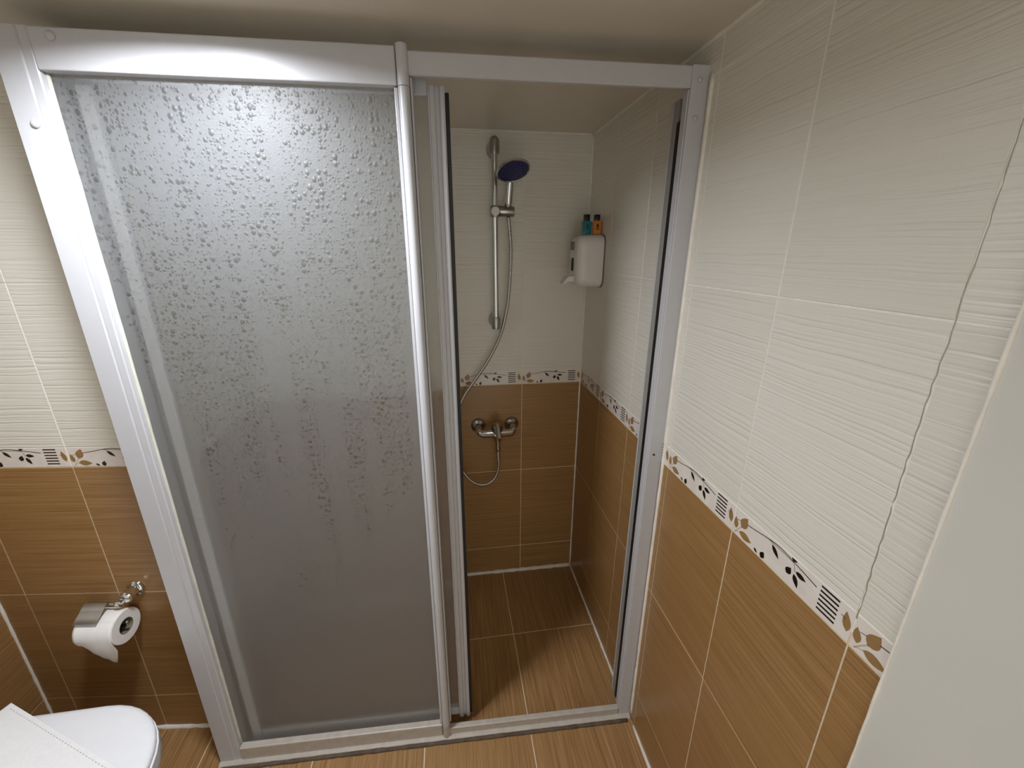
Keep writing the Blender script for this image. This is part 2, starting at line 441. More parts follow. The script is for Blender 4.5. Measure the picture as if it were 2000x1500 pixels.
# ------------------------------------------------------------------ the room
fl = box('floor', XL-0.1, 0.1, -2.4, 0.1, -0.08, 0.0, 'grout', None, 0); tag(fl, 'floor of brown streaked square tiles with cream joints', 'floor', kind='structure')
FX = [XL, -1.667, -1.334, -1.0, -0.667, -0.3343, 0.0]
FY = [-2.30, -2.01, -1.677, -1.343, -1.01, -0.677, -0.3428, 0.0]
for i in range(6):
    for j in range(7):
        x0, x1, y0, y1 = FX[i], FX[i+1], FY[j], FY[j+1]
        if x1 <= -1.3 and y0 > -0.6: continue
        o = link('floor_tile', tile_mesh(x1-x0-0.003, y1-y0-0.003, 'brownfloor'), 'brownfloor', fl)
        o.location = ((x0+x1)/2, (y0+y1)/2, 0)
ce = box('ceiling', XL-0.1, 0.1, -2.4, 0.1, ZC, ZC+0.08, 'ceiling', None, 0); tag(ce, 'plain off-white painted ceiling above the shower', 'ceiling', kind='structure')

wb = wall('wall_back', -1.30, 0.02, (0, 0, 0), math.atan(-0.0101), 'tiled back wall inside the shower recess behind the mixer tap')
tile_wall(wb, [-1.224, -1.013, -0.758, -0.504, -0.2493, 0.0], {0: (0.039, 0.25), 1: (0, 0.25), 2: (0, 0.25), 3: (0, 0.25), 4: (0.0, 0.25)})
wr = wall('wall_right', -0.06, -YP+0.0, (0, 0, 0), -math.pi/2, 'long tiled wall on the right, cream above and brown below')
tile_wall(wr, [0.0, 0.2341, 0.4841, 0.7341, 0.9841, 1.2341, 1.2858], {0: (0.0, 0.2341), 5: (0.0, 0.0517)})
wl = wall('wall_back_left', (XL-BLX)/math.cos(BLS)-0.05, 0.2735, (BLX, BLY, 0), BLS, 'tiled wall behind the toilet, left of the shower frame')
tile_wall(wl, [(XL-BLX)/math.cos(BLS), -0.2545, 0.0, 0.25, 0.2735], {0: (0.17, 0.25), 3: (0.0, 0.0235)})
yc = BLY + math.tan(BLS)*(XL-BLX)
wf = wall('wall_left', -1.9, 0.0, (XL, yc, 0), math.pi/2, 'tiled wall at the far left behind the toilet cistern')
tile_wall(wf, [-1.75, -1.5, -1.25, -1.0, -0.75, -0.5, -0.25, 0.0])
ws = wall('wall_shower_left', -0.545, 0.03, (ALC, 0.0, 0), math.pi/2, 'tiled side wall of the shower recess behind the frosted panel', th=0.05)
tile_wall(ws, [-0.535, -0.25, 0.0], {0: (0.0, 0.25)})
wp = wall('wall_right_plaster', -YP, 2.36, (-0.006, 0, 0), -math.pi/2, 'plain grey-white plastered wall beside the tiles, bottom right', 'plaster')
# wall behind the camera, its doorway opening added to let in fill light
bm = bmesh.new(); add_box(bm, -1.90, -0.98, -2.38, -2.30, 0.0, ZC); add_box(bm, -0.13, 0.08, -2.38, -2.30, 0.0, ZC); add_box(bm, -0.98, -0.13, -2.38, -2.30, 1.80, ZC)
wq = from_bm('wall_front', bm, 'plaster'); tag(wq, 'plain painted wall opposite the shower, with a doorway opening added for fill light', 'wall', kind='structure')

# white sealant in the corners
_trim = [0]
def bead(pts, r, mat='grout_white', amp=0.25, step=0.02, label='white sealant bead'):
    P = []
    for a, b in zip(pts[:-1], pts[1:]):
        a, b = Vector(a), Vector(b); n = max(2, int((b-a).length/step))
        for k in range(n): P.append(a.lerp(b, k/n))
    P.append(Vector(pts[-1])); rad = [r*(1+random.uniform(-amp, amp)) for _ in P]
    bm = bmesh.new(); tube(bm, P, rad, 8); _trim[0] += 1
    o = from_bm('trim_%d' % _trim[0], bm, mat, None, True); tag(o, label, 'sealant', kind='structure'); return o
tb = math.tan(math.atan(-0.0101))
bead([(-1.21, -1.21*tb-0.002, 0.003), (-0.002, -0.002, 0.003)], 0.0095, label='wavy white sealant along the foot of the shower back wall')
bead([(-0.001, -0.01, 0.002), (-0.001, -0.69, 0.002)], 0.0058, label='white sealant along the foot of the right wall inside the shower')
bead([(-0.001, -0.735, 0.002), (-0.001, YP, 0.002)], 0.0068, label='white sealant along the foot of the right wall outside the shower')
c_, s_ = math.cos(BLS), math.sin(BLS)
bl = lambda u, dep=0.0, z=0.0: Vector((BLX + u*c_ + dep*s_, BLY + u*s_ - dep*c_, z))
bead([bl(-0.33, 0.001, 0.002), bl(0.26, 0.001, 0.002)], 0.0078, label='white sealant along the foot of the wall behind the toilet')
bead([(-0.0015, -0.0015, 0.005), (-0.0015, -0.0015, ZC)], 0.0042, amp=0.2, label='vertical white joint in the back corner of the shower')
bead([bl((XL-BLX)/c_+0.0015, 0.0015, 0.005), bl((XL-BLX)/c_+0.0015, 0.0015, ZC)], 0.0045, amp=0.2, label='vertical white joint in the corner behind the toilet')
bead([(-1.21, -1.21*tb-0.001, ZC), (-0.001, -0.001, ZC)], 0.0045, amp=0.3, label='pale joint where the shower back wall meets the ceiling')
bead([(-0.001, -0.01, ZC), (-0.001, YP-0.9, ZC)], 0.0050, amp=0.3, label='pale joint where the right wall meets the ceiling')
bead([(-0.0010, -0.7110, 0.03), (-0.0010, -0.7110, 1.80)], 0.0050, amp=0.12, label='thin white sealant beside the right frame post')
bead([(-0.006, YP-0.001, 0.0), (-0.006, YP-0.001, ZC)], 0.0022, amp=0.25, label='white painted edge where the tiles meet the plaster')
# cracked joint in the last tile column
bm = bmesh.new(); pts = []
z = 0.99
while z < 1.62:
    pts.append((1.2341 + 0.0018*math.sin(z*9) + random.uniform(-.0011, .0011), z)); z += 0.012
ol = strip(pts, 0.0008, 0.0005)
n = len(pts); vs = [bm.verts.new((a, -0.0009, b)) for a, b in ol]
for i in range(n-1): bm.faces.new((vs[i], vs[i+1], vs[2*n-2-i], vs[2*n-1-i]))
from_bm('joint_crack', bm, 'crack', wr)

# ------------------------------------------------------------------ shower enclosure (local x along the frame, y into the shower)
FA = math.atan2(-0.049, 1.273)
enc = empty('shower_enclosure', (0.002, -0.70, 0.0), FA)
tag(enc, 'white framed shower enclosure with frosted droplet panel and half open sliding door', 'shower enclosure')
FW = -1.272
bm = bmesh.new()
extrude_poly(bm, [(FW, 0.002), (FW+0.002, 0.0), (-1.2305, 0.0), (-1.2285, 0.003), (-1.2265, 0.0015), (-1.2135, 0.0015), (-1.2115, 0.0035), (-1.2115, 0.055), (FW, 0.055)], 0.0, 1.8225)
from_bm('left_post', bm, 'white', enc)
box('return_strip', -1.2690, -1.2640, 0.0550, 0.1090, 0.0, 1.8225, 'white', enc, 0.001)
top_l = box('top_rail', -1.2105, -0.6135, -0.001, 0.060, 1.7595, 1.8215, 'white', enc, 0.0025)
bot_l = box('bottom_rail', -1.2105, -0.6135, -0.001, 0.020, 0.008, 0.0585, 'whitesill', enc, 0.003)
bm = bmesh.new(); extrude_poly(bm, [(0.003, 1.8160), (0.001, 1.8140), (0.001, 1.7795), (0.003, 1.7775), (0.011, 1.7775), (0.013, 1.7795), (0.013, 1.8095), (0.078, 1.8095), (0.078, 1.8160)], -0.5905, -0.0405, 'x')
top_r = from_bm('top_rail', bm, 'white', enc)
bot_r = box('bottom_rail', -0.6050, -0.0405, 0.000, 0.0165, 0.006, 0.0375, 'whitesill', enc, 0.0025)
# rounded sill under both rails, dirty, shade-browned sealant in front of it
bm = bmesh.new()
extrude_poly(bm, [(0.015, 0.0), (0.015, 0.010), (0.0, 0.012), (-0.006, 0.0115), (-0.011, 0.0085), (-0.0135, 0.004), (-0.0135, 0.0)], FW, -0.004, 'x')
from_bm('sill', bm, 'whitesill', enc)
bm = bmesh.new(); P = [Vector((FW+0.01+i*0.0145, -0.0150+random.uniform(-.0004, .0004), 0.0012)) for i in range(87)]
tube(bm, P, [0.0068*(1+random.uniform(-.1, .1)) for _ in P], 8); from_bm('dirty_shaded_sealant', bm, 'grout_dirty_shaded', enc, True)
# centre post: rounded bar on a flat backing strip
bm = bmesh.new()
def arc(cx, cy, r, a0, a1, n): return [(cx + r*math.cos(R(a0+(a1-a0)*i/n)), cy + r*math.sin(R(a0+(a1-a0)*i/n))) for i in range(n+1)]
prof = arc(-0.6015, 0.001, 0.0105, 180, 360, 12)
extrude_poly(bm, prof + [(-0.591, 0.02), (-0.612, 0.02)], 0.060, 1.757)
mp = from_bm('centre_post', bm, 'white', enc, True, 35)
for z0, z1 in ((1.758, 1.8235), (0.006, 0.0592)):
    bm = bmesh.new(); extrude_poly(bm, arc(-0.6015, 0.001, 0.0108, 180, 360, 12) + [(-0.5907, 0.02), (-0.6123, 0.02)], z0, z1); from_bm('end_cap', bm, 'white' if z0 > 1 else 'whitesill', mp, True, 35)
box('edge_strip', -0.6195, -0.6130, 0.003, 0.018, 0.060, 1.757, 'white', enc, 0.001)
box('edge_strip', -0.5900, -0.5860, 0.006, 0.028, 0.060, 1.775, 'white', enc, 0.001)
# right post with channel, black magnetic strip and back lip
rp = box('right_post', -0.0400, -0.0020, 0.0, 0.0275, 0.0, 1.8175, 'white', enc, 0.0015)
bm = bmesh.new(); extrude_poly(bm, [(-0.0405, 0.0045), (-0.0425, 0.006), (-0.0425, 0.024), (-0.0405, 0.0275)], 0.04, 1.775); from_bm('channel_rib', bm, 'white', rp)
box('channel_back', -0.0310, -0.0020, 0.0275, 0.0800, 0.0, 1.775, 'white', rp, 0.001)
box('channel_lip', -0.0370, -0.0300, 0.0480, 0.0700, 0.02, 1.773, 'grey', rp, 0.001)
box('channel_edge', -0.0370, -0.0300, 0.0760, 0.0800, 0.02, 1.773, 'white', rp, 0.001)
box('magnetic_strip', -0.0400, -0.0300, 0.0320, 0.0455, 0.035, 1.728, 'black', rp, 0.001)
def cap(x, z, mat='white', r=0.0075, par=enc, y=0.0):
    bm = bmesh.new(); lathe(bm, [(r, 0.0), (r*0.97, 0.0016), (r*0.78, 0.0034), (r*0.42, 0.0046), (0, 0.005)], (x, y, z), (0, -1, 0), 20)
    return from_bm('screw_cap', bm, mat, par, True)
cap(-1.176, 1.8085, y=-0.001); cap(-1.240, 1.678); cap(-0.0235, 1.7915, r=0.005); cap(-0.0235, 1.7255, r=0.005)
bm = bmesh.new(); lathe(bm, [(0.0030, 0.0), (0.0026, 0.0012), (0.0, 0.0018)], (-0.0255, 0.0, 0.964), (0, -1, 0), 12); from_bm('screw', bm, 'black', enc, True)

def pane(name, x0, x1, y0, z0, z1, par):
    """sheet of patterned plastic: the frosted, drop-patterned face is the front one, the back face is smooth and clear"""
    bm = bmesh.new(); add_box(bm, x0, x1, y0, y0+0.003, z0, z1)
    bm.normal_update()
    for f in bm.faces: f.material_index = 0 if f.calc_center_median().y < y0+0.0005 else 1
    return from_bm(name, bm, ['glass', 'clear'], par)
pane('frosted_panel', -1.2135, -0.6145, 0.0165, 0.050, 1.764, enc)
bm = bmesh.new(); P = [Vector((-1.2095, 0.0150, 0.06+i*0.034)) for i in range(51)]
tube(bm, P, [0.0035*(1+random.uniform(-.15, .15)) for _ in P], 8)
from_bm('panel_seal', bm, simple('aged_clear_seal', srgb(206, 205, 192), 0.4), enc, True)
# sliding door behind the fixed panel
sd = bmesh.new()
def stile_prof(x):   # two ribs with a hollow between them
    return [(x, 0.044), (x+0.001, 0.0425), (x+0.003, 0.0425), (x+0.0045, 0.0405), (x+0.0125, 0.0400), (x+0.014, 0.042), (x+0.015, 0.047), (x+0.0225, 0.047), (x+0.0235, 0.0425), (x+0.0255, 0.0405), (x+0.031, 0.0405), (x+0.034, 0.0430), (x+0.034, 0.064), (x, 0.064)]
extrude_poly(sd, stile_prof(-0.5615), 0.022, 1.775)
door = from_bm('sliding_door', sd, 'white', enc)
box('stile', -1.1900, -1.1650, 0.0405, 0.0640, 0.022, 1.753, 'white', door, 0.003)
box('door_rail', -1.1850, -0.5620, 0.0450, 0.0630, 1.7590, 1.7900, 'white', door, 0.001)
box('door_rail', -1.1635, -0.5620, 0.0450, 0.0630, 0.0300, 0.0590, 'white', door, 0.001)
pane('frosted_panel', -1.1640, -0.5610, 0.0520, 0.0585, 1.7595, door)
box('magnetic_strip', -0.5275, -0.5195, 0.0440, 0.0600, 0.035, 1.765, 'black', door, 0.001)

# ------------------------------------------------------------------ shower fittings on the back wall
yb = lambda x: x*tb - TH
rail = empty('shower_rail', (-0.3615, yb(-0.3615), 1.18)); tag(rail, 'vertical chrome shower slide rail on the cream back wall', 'shower rail')
def rl(bm, name, mat, par=rail, angle=40):
    for v in bm.verts: v.co -= rail.location
    return from_bm(name, bm, mat, par, True, angle)
RX, RY = -0.3615, -0.060
bm = bmesh.new(); lathe(bm, [(0.0105, 1.20), (0.0105, 1.80)], (RX, RY, 0), (0, 0, 1), 24); rl(bm, 'rail_tube', 'chrome')
def bracket(z0, z1, up):
    bm = bmesh.new()
    if up: lathe(bm, [(0.0165, z0), (0.0170, z0+0.012), (0.0165, z1-0.016), (0.0125, z1-0.006), (0.006, z1-0.001), (0, z1)], (RX, RY, 0), (0, 0, 1), 24)
    else: lathe(bm, [(0, z0+0.004), (0.0145, z0+0.004), (0.0150, z0), (0.0165, z0+0.010), (0.0160, z1-0.006), (0.0135, z1)], (RX, RY, 0), (0, 0, 1), 24)
    zc = (z0+z1)/2 - (0.006 if up else -0.004)
    b = bmesh.new(); lathe(b, [(0.014, 0.0), (0.017, 0.030), (0.021, 0.052), (0.022, -RY+yb(RX)-0.0005)], (RX, RY, 0), (0, 1, 0), 24)
    merge(bm, b, Matrix.Translation((0, 0, zc)) @ Matrix.Scale(1.25, 4, (0, 0, 1)))
    rl(bm, 'bracket', 'chromedark')
bracket(1.778, 1.829, True); bracket(1.188, 1.232, False)
bm = bmesh.new(); lathe(bm, [(0.0125, 1.1868), (0.0125, 1.1925)], (RX, RY, 0), (0, 0, 1), 20); rl(bm, 'end_plug', 'black')
bm = bmesh.new(); lathe(bm, [(0.0150, 1.578), (0.0165, 1.581), (0.0165, 1.613), (0.0150, 1.616)], (RX, RY, 0), (0, 0, 1), 24)
b = bmesh.new(); lathe(b, [(0.0140, 0.010), (0.0165, 0.014), (0.0175, 0.018), (0.0175, 0.062), (0.0160, 0.066), (0, 0.067)], (RX, RY-0.004, 1.597), (1, -0.05, 0.0), 24); merge(bm, b)
sl_ = rl(bm, 'slider', 'chromedark')
bm = bmesh.new(); lathe(bm, [(0.0145, 0.0), (0.0150, 0.006), (0.0150, 0.012), (0.0128, 0.0145), (0, 0.0148)], (RX-0.001, RY-0.012, 1.597), (0, -1, -0.05), 24); rl(bm, 'slider_knob', 'plastic', sl_)

# hand shower resting in the slider
hs = empty('hand_shower', (-0.316, -0.082, 1.585)); tag(hs, 'round chrome hand shower with dark blue spray face', 'hand shower')
def hl(bm, name, mat, par=hs, angle=45):
    for v in bm.verts: v.co -= hs.location
    return from_bm(name, bm, mat, par, True, angle)
hn = Vector((0.16, -0.42, -0.87)).normalized(); hc = Vector((-0.312, -0.150, 1.712))
path = catmull([(-0.3170, -0.066, 1.606), (-0.3165, -0.068, 1.620), (-0.3155, -0.078, 1.655), (-0.3140, -0.092, 1.690), hc - hn*0.016 + Vector((0, 0.030, 0.002))], 6)
rad = []
for i in range(len(path)):
    t = i/(len(path)-1); rad.append(0.0085 + 0.0045*math.sin(math.pi*min(1, t*1.15))+0.003*t)
bm = bmesh.new(); tube(bm, path, rad, 18); hl(bm, 'handle', 'chrome')
bm = bmesh.new(); lathe(bm, [(0, -0.017), (0.020, -0.016), (0.040, -0.0105), (0.052, -0.005), (0.0565, 0.0), (0.0560, 0.004), (0.0520, 0.0048), (0.050, 0.003)], hc, hn, 40, False); head = hl(bm, 'head', 'chrome')
bm = bmesh.new(); lathe(bm, [(0.0515, 0.0), (0.0515, 0.0036), (0.048, 0.0042), (0, 0.0046)], hc, hn, 40, False); face = hl(bm, 'spray_face', 'blue', head)
hx, hy = frame_of(hn); bm = bmesh.new()
for r, n in ((0.010, 6), (0.021, 12), (0.032, 18), (0.043, 24)):
    for i in range(n):
        a = 2*math.pi*i/n; lathe(bm, [(0.0015, 0.0038), (0.0010, 0.0062)], hc + (hx*math.cos(a)+hy*math.sin(a))*r, hn, 6)
nz = hl(bm, 'nozzle_ring', 'nozzle', head); nz['kind'] = 'stuff'

# flexible hose from the hand shower down to the mixer
HP = [(-0.3155, -0.066, 1.5790), (-0.3120, -0.068, 1.540), (-0.3070, -0.068, 1.46), (-0.3120, -0.062, 1.33), (-0.3230, -0.052, 1.24), (-0.3490, -0.045, 1.145), (-0.3970, -0.040, 1.052), (-0.4420, -0.038, 0.985), (-0.4870, -0.036, 0.920), (-0.5180, -0.036, 0.850),
      (-0.5330, -0.038, 0.770), (-0.5320, -0.042, 0.680), (-0.5120, -0.046, 0.600), (-0.4790, -0.048, 0.545), (-0.4390, -0.050, 0.518), (-0.4000, -0.052, 0.521), (-0.3700, -0.055, 0.552), (-0.3560, -0.059, 0.605), (-0.3572, -0.0605, 0.640), (-0.3580, -0.0605, 0.6745)]
bm = bmesh.new(); tube(bm, catmull(HP, 8), 0.0064, 12, True)
ho = from_bm('shower_hose', bm, 'hose', None, True); tag(ho, 'ribbed metal shower hose looping from hand shower to mixer tap', 'hose')

# mixer tap
mx = empty('shower_mixer', (-0.362, yb(-0.362), 0.765)); tag(mx, 'chrome single lever shower mixer on the brown tiles', 'tap')
def ml(bm, name, mat='chrome', par=mx, angle=45):
    for v in bm.verts: v.co -= mx.location
    return from_bm(name, bm, mat, par, True, angle)
MC = Vector((-0.3620, -0.062, 0.757))
for sx in (-1, 1):
    x = -0.3635 + sx*0.0705
    bm = bmesh.new(); lathe(bm, [(0.0305, 0.0), (0.0300, 0.006), (0.0250, 0.013), (0.0150, 0.017), (0.0135, 0.018)], (x, yb(x), 0.770), (0, -1, 0), 32); ml(bm, 'rosette', 'chromedark')
    bm = bmesh.new(); tube(bm, catmull([(x, -0.012, 0.770), (x, -0.036, 0.769), (x-sx*0.003, -0.056, 0.762), (x-sx*0.016, -0.063, 0.757)], 6), 0.0150, 18); ml(bm, 'elbow')
    bm = bmesh.new(); lathe(bm, [(0.0125, 0.0), (0.0170, 0.002), (0.0170, 0.016), (0.0150, 0.018)], (x - sx*0.012, -0.062, 0.757), (-sx, 0, 0), 6); ml(bm, 'nut', 'chrome', mx, 20)
bm = bmesh.new(); lathe(bm, [(0.0140, -0.066), (0.0165, -0.062), (0.0175, -0.022), (0.0210, -0.014), (0.0215, 0.014), (0.0175, 0.022), (0.0165, 0.062), (0.0140, 0.066)], MC, (1, 0, 0), 28); body = ml(bm, 'body')
bm = bmesh.new(); lathe(bm, [(0.0200, -0.006), (0.0225, 0.004), (0.0225, 0.030), (0.0200, 0.040), (0.0120, 0.045), (0, 0.046)], MC, (0, -0.12, 1), 28); ml(bm, 'cartridge_cap', 'chromedark')
bm = bmesh.new(); tube(bm, catmull([MC+Vector((0, -0.004, 0.040)), MC+Vector((0, -0.022, 0.040)), MC+Vector((0, -0.050, 0.030)), MC+Vector((0, -0.086, 0.012))], 6), [0.011]*6+[0.0095]*6+[0.0085]*7, 14); ml(bm, 'lever')
bm = bmesh.new(); lathe(bm, [(0.0165, 0.008), (0.0150, 0.024), (0.0110, 0.044), (0.0100, 0.060), (0.0120, 0.061), (0.0125, 0.078), (0.0095, 0.082)], MC+Vector((0.001, 0, 0)), (0.04, 0.02, -1), 24); ml(bm, 'outlet')

# soap dispenser on the right wall
def round_rect(w0, w1, z0, z1, r, n=6):
    pts = []
    for cx, cz, a in ((w1-r, z1-r, 0), (w0+r, z1-r, 90), (w0+r, z0+r, 180), (w1-r, z0+r, 270)):
        pts += arc(cx, cz, r, a, a+90, n)
    return pts
ds = empty('soap_dispenser', (-TH, -0.135, 1.43)); tag(ds, 'white plastic soap dispenser on the right wall in the shower corner', 'soap dispenser')
def loft(bm, rings):
    vr = [[bm.verts.new(p) for p in r] for r in rings]; n = len(vr[0])
    for a, b in zip(vr[:-1], vr[1:]):
        for i in range(n): bm.faces.new((a[i], a[(i+1) % n], b[(i+1) % n], b[i]))
    bm.faces.new(vr[0]); bm.faces.new(vr[-1])
def dl(bm, name, mat, par=ds, angle=40):
    for v in bm.verts: v.co -= ds.location
    return from_bm(name, bm, mat, par, True, angle)
bm = bmesh.new(); rings = []
for x, s, r in ((-0.006, 0.000, 0.030), (-0.060, 0.001, 0.030), (-0.080, 0.003, 0.030), (-0.090, 0.008, 0.028), (-0.0955, 0.015, 0.026), (-0.097, 0.022, 0.022)):
    rings.append([(x, a, b) for a, b in round_rect(-0.191+s, -0.079-s, 1.346+s, 1.5205-s, r)])
loft(bm, rings); dl(bm, 'body', 'plastic')
bm = bmesh.new(); loft(bm, [[(x, a, b) for a, b in round_rect(-0.1925, -0.0775, 1.3445, 1.5215, 0.030)] for x in (-TH, -0.0055)]); dl(bm, 'back_plate', 'plasticgrey')
bm = bmesh.new(); add_box(bm, -0.1035, -0.094, -0.150, -0.120, 1.470, 1.498, 0.003); dl(bm, 'lock', 'plasticgrey')
bm = bmesh.new(); loft(bm, [[(x, a, b) for a, b in round_rect(-0.148, -0.122, 1.400, 1.445, 0.010)] for x in (-0.0965, -0.0985)]); dl(bm, 'level_window', 'black')
bm = bmesh.new()
extrude_poly(bm, [(-0.094, 1.384), (-0.118, 1.383), (-0.137, 1.357), (-0.134, 1.3555), (-0.117, 1.367), (-0.094, 1.365)], -0.160, -0.110, 'y'); dl(bm, 'push_lever', 'plastic', ds, 20)

# two little bottles on the dispenser
def bottle(x, y, mat, label, rz, hb):
    e = empty('toiletry_bottle', (x, y, 1.5212), rz); tag(e, label, 'bottle', 'toiletry bottles on the soap dispenser')
    w, d = 0.0150, 0.0135
    bm = bmesh.new(); rings = []
    for z, k in ((0.0, 0.90), (0.0015, 1.0), (hb-0.003, 1.0), (hb-0.0008, 0.93), (hb, 0.72), (hb+0.003, 0.62)):
        rings.append([(a*k, b*k, z) for a, b in round_rect(-w, w, -d, d, 0.004, 4)])
    loft(bm, rings); from_bm('body', bm, mat, e, True, 30)
    bm = bmesh.new(); rings = []
    for z, k in ((hb+0.002, 0.64), (hb+0.0035, 0.68), (hb+0.020, 0.64), (hb+0.0215, 0.58)):
        rings.append([(a*k, b*k, z) for a, b in round_rect(-w, w, -d, d, 0.006, 4)])
    loft(bm, rings); from_bm('cap', bm, 'cap', e, True, 30)
    bm = bmesh.new()
    for (a, z0, z1) in ((0.0035, 0.022, 0.034), (0.0065, 0.016, 0.019)):
        bm.faces.new([bm.verts.new(p) for p in ((-a, -d-0.0003, z0), (a, -d-0.0003, z0), (a, -d-0.0003, z1), (-a, -d-0.0003, z1))])
    from_bm('printed_label', bm, 'label', e)
    return e
bottle(-0.0555, -0.138, 'teal', 'small teal bottle with black cap on the soap dispenser', 0.05, 0.043)
bottle(-0.0190, -0.138, 'amber', 'small amber bottle with black cap on the soap dispenser', -0.04, 0.043)

# ------------------------------------------------------------------ toilet paper holder on the wall behind the toilet
ph = empty('toilet_paper_holder', bl(0.055, TH, 0.562), BLS); tag(ph, 'chrome toilet paper holder with flap on the brown tiled wall', 'paper holder')
hp = lambda u, dep, z: Vector((u-0.055, -(dep-TH), z-0.562))    # wall coordinates -> local
bm = bmesh.new(); lathe(bm, [(0.0235, 0.0), (0.0232, 0.004), (0.0205, 0.008), (0.0150, 0.010), (0.0138, 0.020), (0.0165, 0.026), (0.0165, 0.036), (0.0130, 0.040), (0, 0.041)], hp(0.055, TH, 0.562), (0, -1, 0), 28); from_bm('rosette', bm, 'chrome', ph, True, 40)
bm = bmesh.new(); tube(bm, catmull([hp(0.055, 0.022, 0.562), hp(0.0545, 0.034, 0.556), hp(0.048, 0.044, 0.551), hp(0.040, 0.045, 0.5495)], 5) + [hp(-0.045, 0.045, 0.5495)] + catmull([hp(-0.052, 0.046, 0.547), hp(-0.0575, 0.050, 0.530), hp(-0.0575, 0.055, 0.500), hp(-0.0545, 0.055, 0.488), hp(-0.044, 0.055, 0.4840)], 5) + catmull([hp(0.046, 0.055, 0.4840), hp(0.0535, 0.055, 0.4875), hp(0.0545, 0.055, 0.4985)], 5), 0.0034, 12); from_bm('wire_arm', bm, 'chrome', ph, True)
bm = bmesh.new(); lathe(bm, [(0.0060, 0.0), (0.0066, 0.002), (0.0066, 0.012), (0.0060, 0.014)], hp(0.030, 0.045, 0.5495), (1, 0, 0), 18); from_bm('hinge', bm, 'chrome', ph, True, 40)
bm = bmesh.new(); prof = [(0.0395, 0.5515), (0.045, 0.5545), (0.052, 0.5530), (0.064, 0.5440), (0.076, 0.5360), (0.0885, 0.5290), (0.0905, 0.5265)]
vs = []
for th in (0.0, -0.0010):
    vs.append([[bm.verts.new(hp(u, a+(-0.0004 if th else 0), b+th)) for u in (-0.047, 0.012)] for a, b in prof])
for L in vs:
    for i in range(len(prof)-1): bm.faces.new((L[i][0], L[i][1], L[i+1][1], L[i+1][0]))
for e_ in (0, 1):
    for i in range(len(prof)-1): bm.faces.new((vs[0][i][e_], vs[1][i][e_], vs[1][i+1][e_], vs[0][i+1][e_]))
for i in (0, len(prof)-1): bm.faces.new((vs[0][i][0], vs[0][i][1], vs[1][i][1], vs[1][i][0]))
from_bm('flap', bm, 'chromedark', ph, True, 40)  # darker chrome paints in the flap's reflection of the brown wall

tp = empty('toilet_paper_roll', bl(0.0, 0.055, 0.483), BLS); tag(tp, 'white toilet paper roll with a torn sheet hanging on the holder', 'toilet paper')
RR, RC = 0.0460, 0.0215
bm = bmesh.new(); lathe(bm, [(RC, -0.0495), (RR-0.0015, -0.0495), (RR, -0.048), (RR, 0.0485), (RR-0.0015, 0.050), (RC, 0.050), (RC, -0.0495)], (0, 0, -0.018+0.018), (1, 0, 0), 48, False); from_bm('roll', bm, 'paper', tp, True, 35)
bm = bmesh.new(); lathe(bm, [(RC-0.0010, -0.0490), (RC+0.0002, -0.0490), (RC+0.0002, 0.0498), (RC-0.0010, 0.0498), (RC-0.0010, -0.0490)], (0, 0, 0), (1, 0, 0), 32, False); from_bm('cardboard_core', bm, 'card', tp, True, 35)
bm = bmesh.new(); g = []; NU, NV = 16, 14
for i in range(NU+1):
    u = -0.0485 + 0.0975*i/NU; t = i/NU; col = []
    zend = -0.034 - 0.066*min(1, t/0.80) + (0.05*(t-0.80)/0.20 if t > 0.80 else 0) + 0.002*math.sin(i*2.1)
    for j in range(NV+1):
        s = j/NV
        if s < 0.35:
            a = R(60)*(1-s/0.35); col.append((u, -(RR+0.0007)*math.cos(a), (RR+0.0007)*math.sin(a)))
        else:
            q = (s-0.35)/0.65; y = -(RR+0.0007) + 0.020*q*q*(1-0.5*t) + 0.0035*math.sin(6*t+3*q)*q; col.append((u - 0.006*q*t, y, zend*q))
    g.append([bm.verts.new(p) for p in col])
for i in range(NU):
    for j in range(NV): bm.faces.new((g[i][j], g[i+1][j], g[i+1][j+1], g[i][j+1]))
sh = from_bm('loose_sheet', bm, 'paper', tp, True); so = sh.modifiers.new('thickness', 'SOLIDIFY'); so.thickness = 0.0006; so.offset = 1.0

# ------------------------------------------------------------------ toilet
TX, TY = -1.215, -0.915
to = empty('toilet', (-1.45, TY, 0)); tag(to, 'white ceramic toilet with closed lid in the bottom left corner', 'toilet')
def dshape(xr, xf, hw, xs, y0=TY, n=20, rr=0.05):
    """outline with a rounded front at xf, straight sides from xr to xs"""
    pts = []
    for i in range(n+1):
        a = -90 + 180*i/n; pts.append((xs + (xf-xs)*math.cos(R(a)), y0 + hw*math.sin(R(a))))
    pts += [(xr+rr, y0+hw)] + [(xr+rr-rr*math.sin(R(a)), y0+hw-rr+rr*math.cos(R(a))) for a in (30, 60, 90)]
    pts += [(xr+rr-rr*math.cos(R(a)), y0-hw+rr-rr*math.sin(R(a))) for a in (0, 30, 60, 90)]
    return pts
def tl(bm, name, mat, par=to, angle=40):
    for v in bm.verts: v.co -= to.location
    return from_bm(name, bm, mat, par, True, angle)
bm = bmesh.new(); rings = []
for z, xr, xf, hw, xs in ((0.0, -1.70, -1.36, 0.105, -1.46), (0.03, -1.70, -1.36, 0.105, -1.46), (0.16, -1.71, -1.33, 0.112, -1.45), (0.26, -1.72, -1.27, 0.145, -1.42), (0.33, -1.725, -1.228, 0.172, -1.405), (0.365, -1.725, -1.215, 0.178, -1.40), (0.385, -1.725, -1.216, 0.177, -1.40)):
    rings.append([(a, b, z) for a, b in dshape(xr, xf, hw, xs)])
loft(bm, rings); tl(bm, 'bowl', 'ceramic')
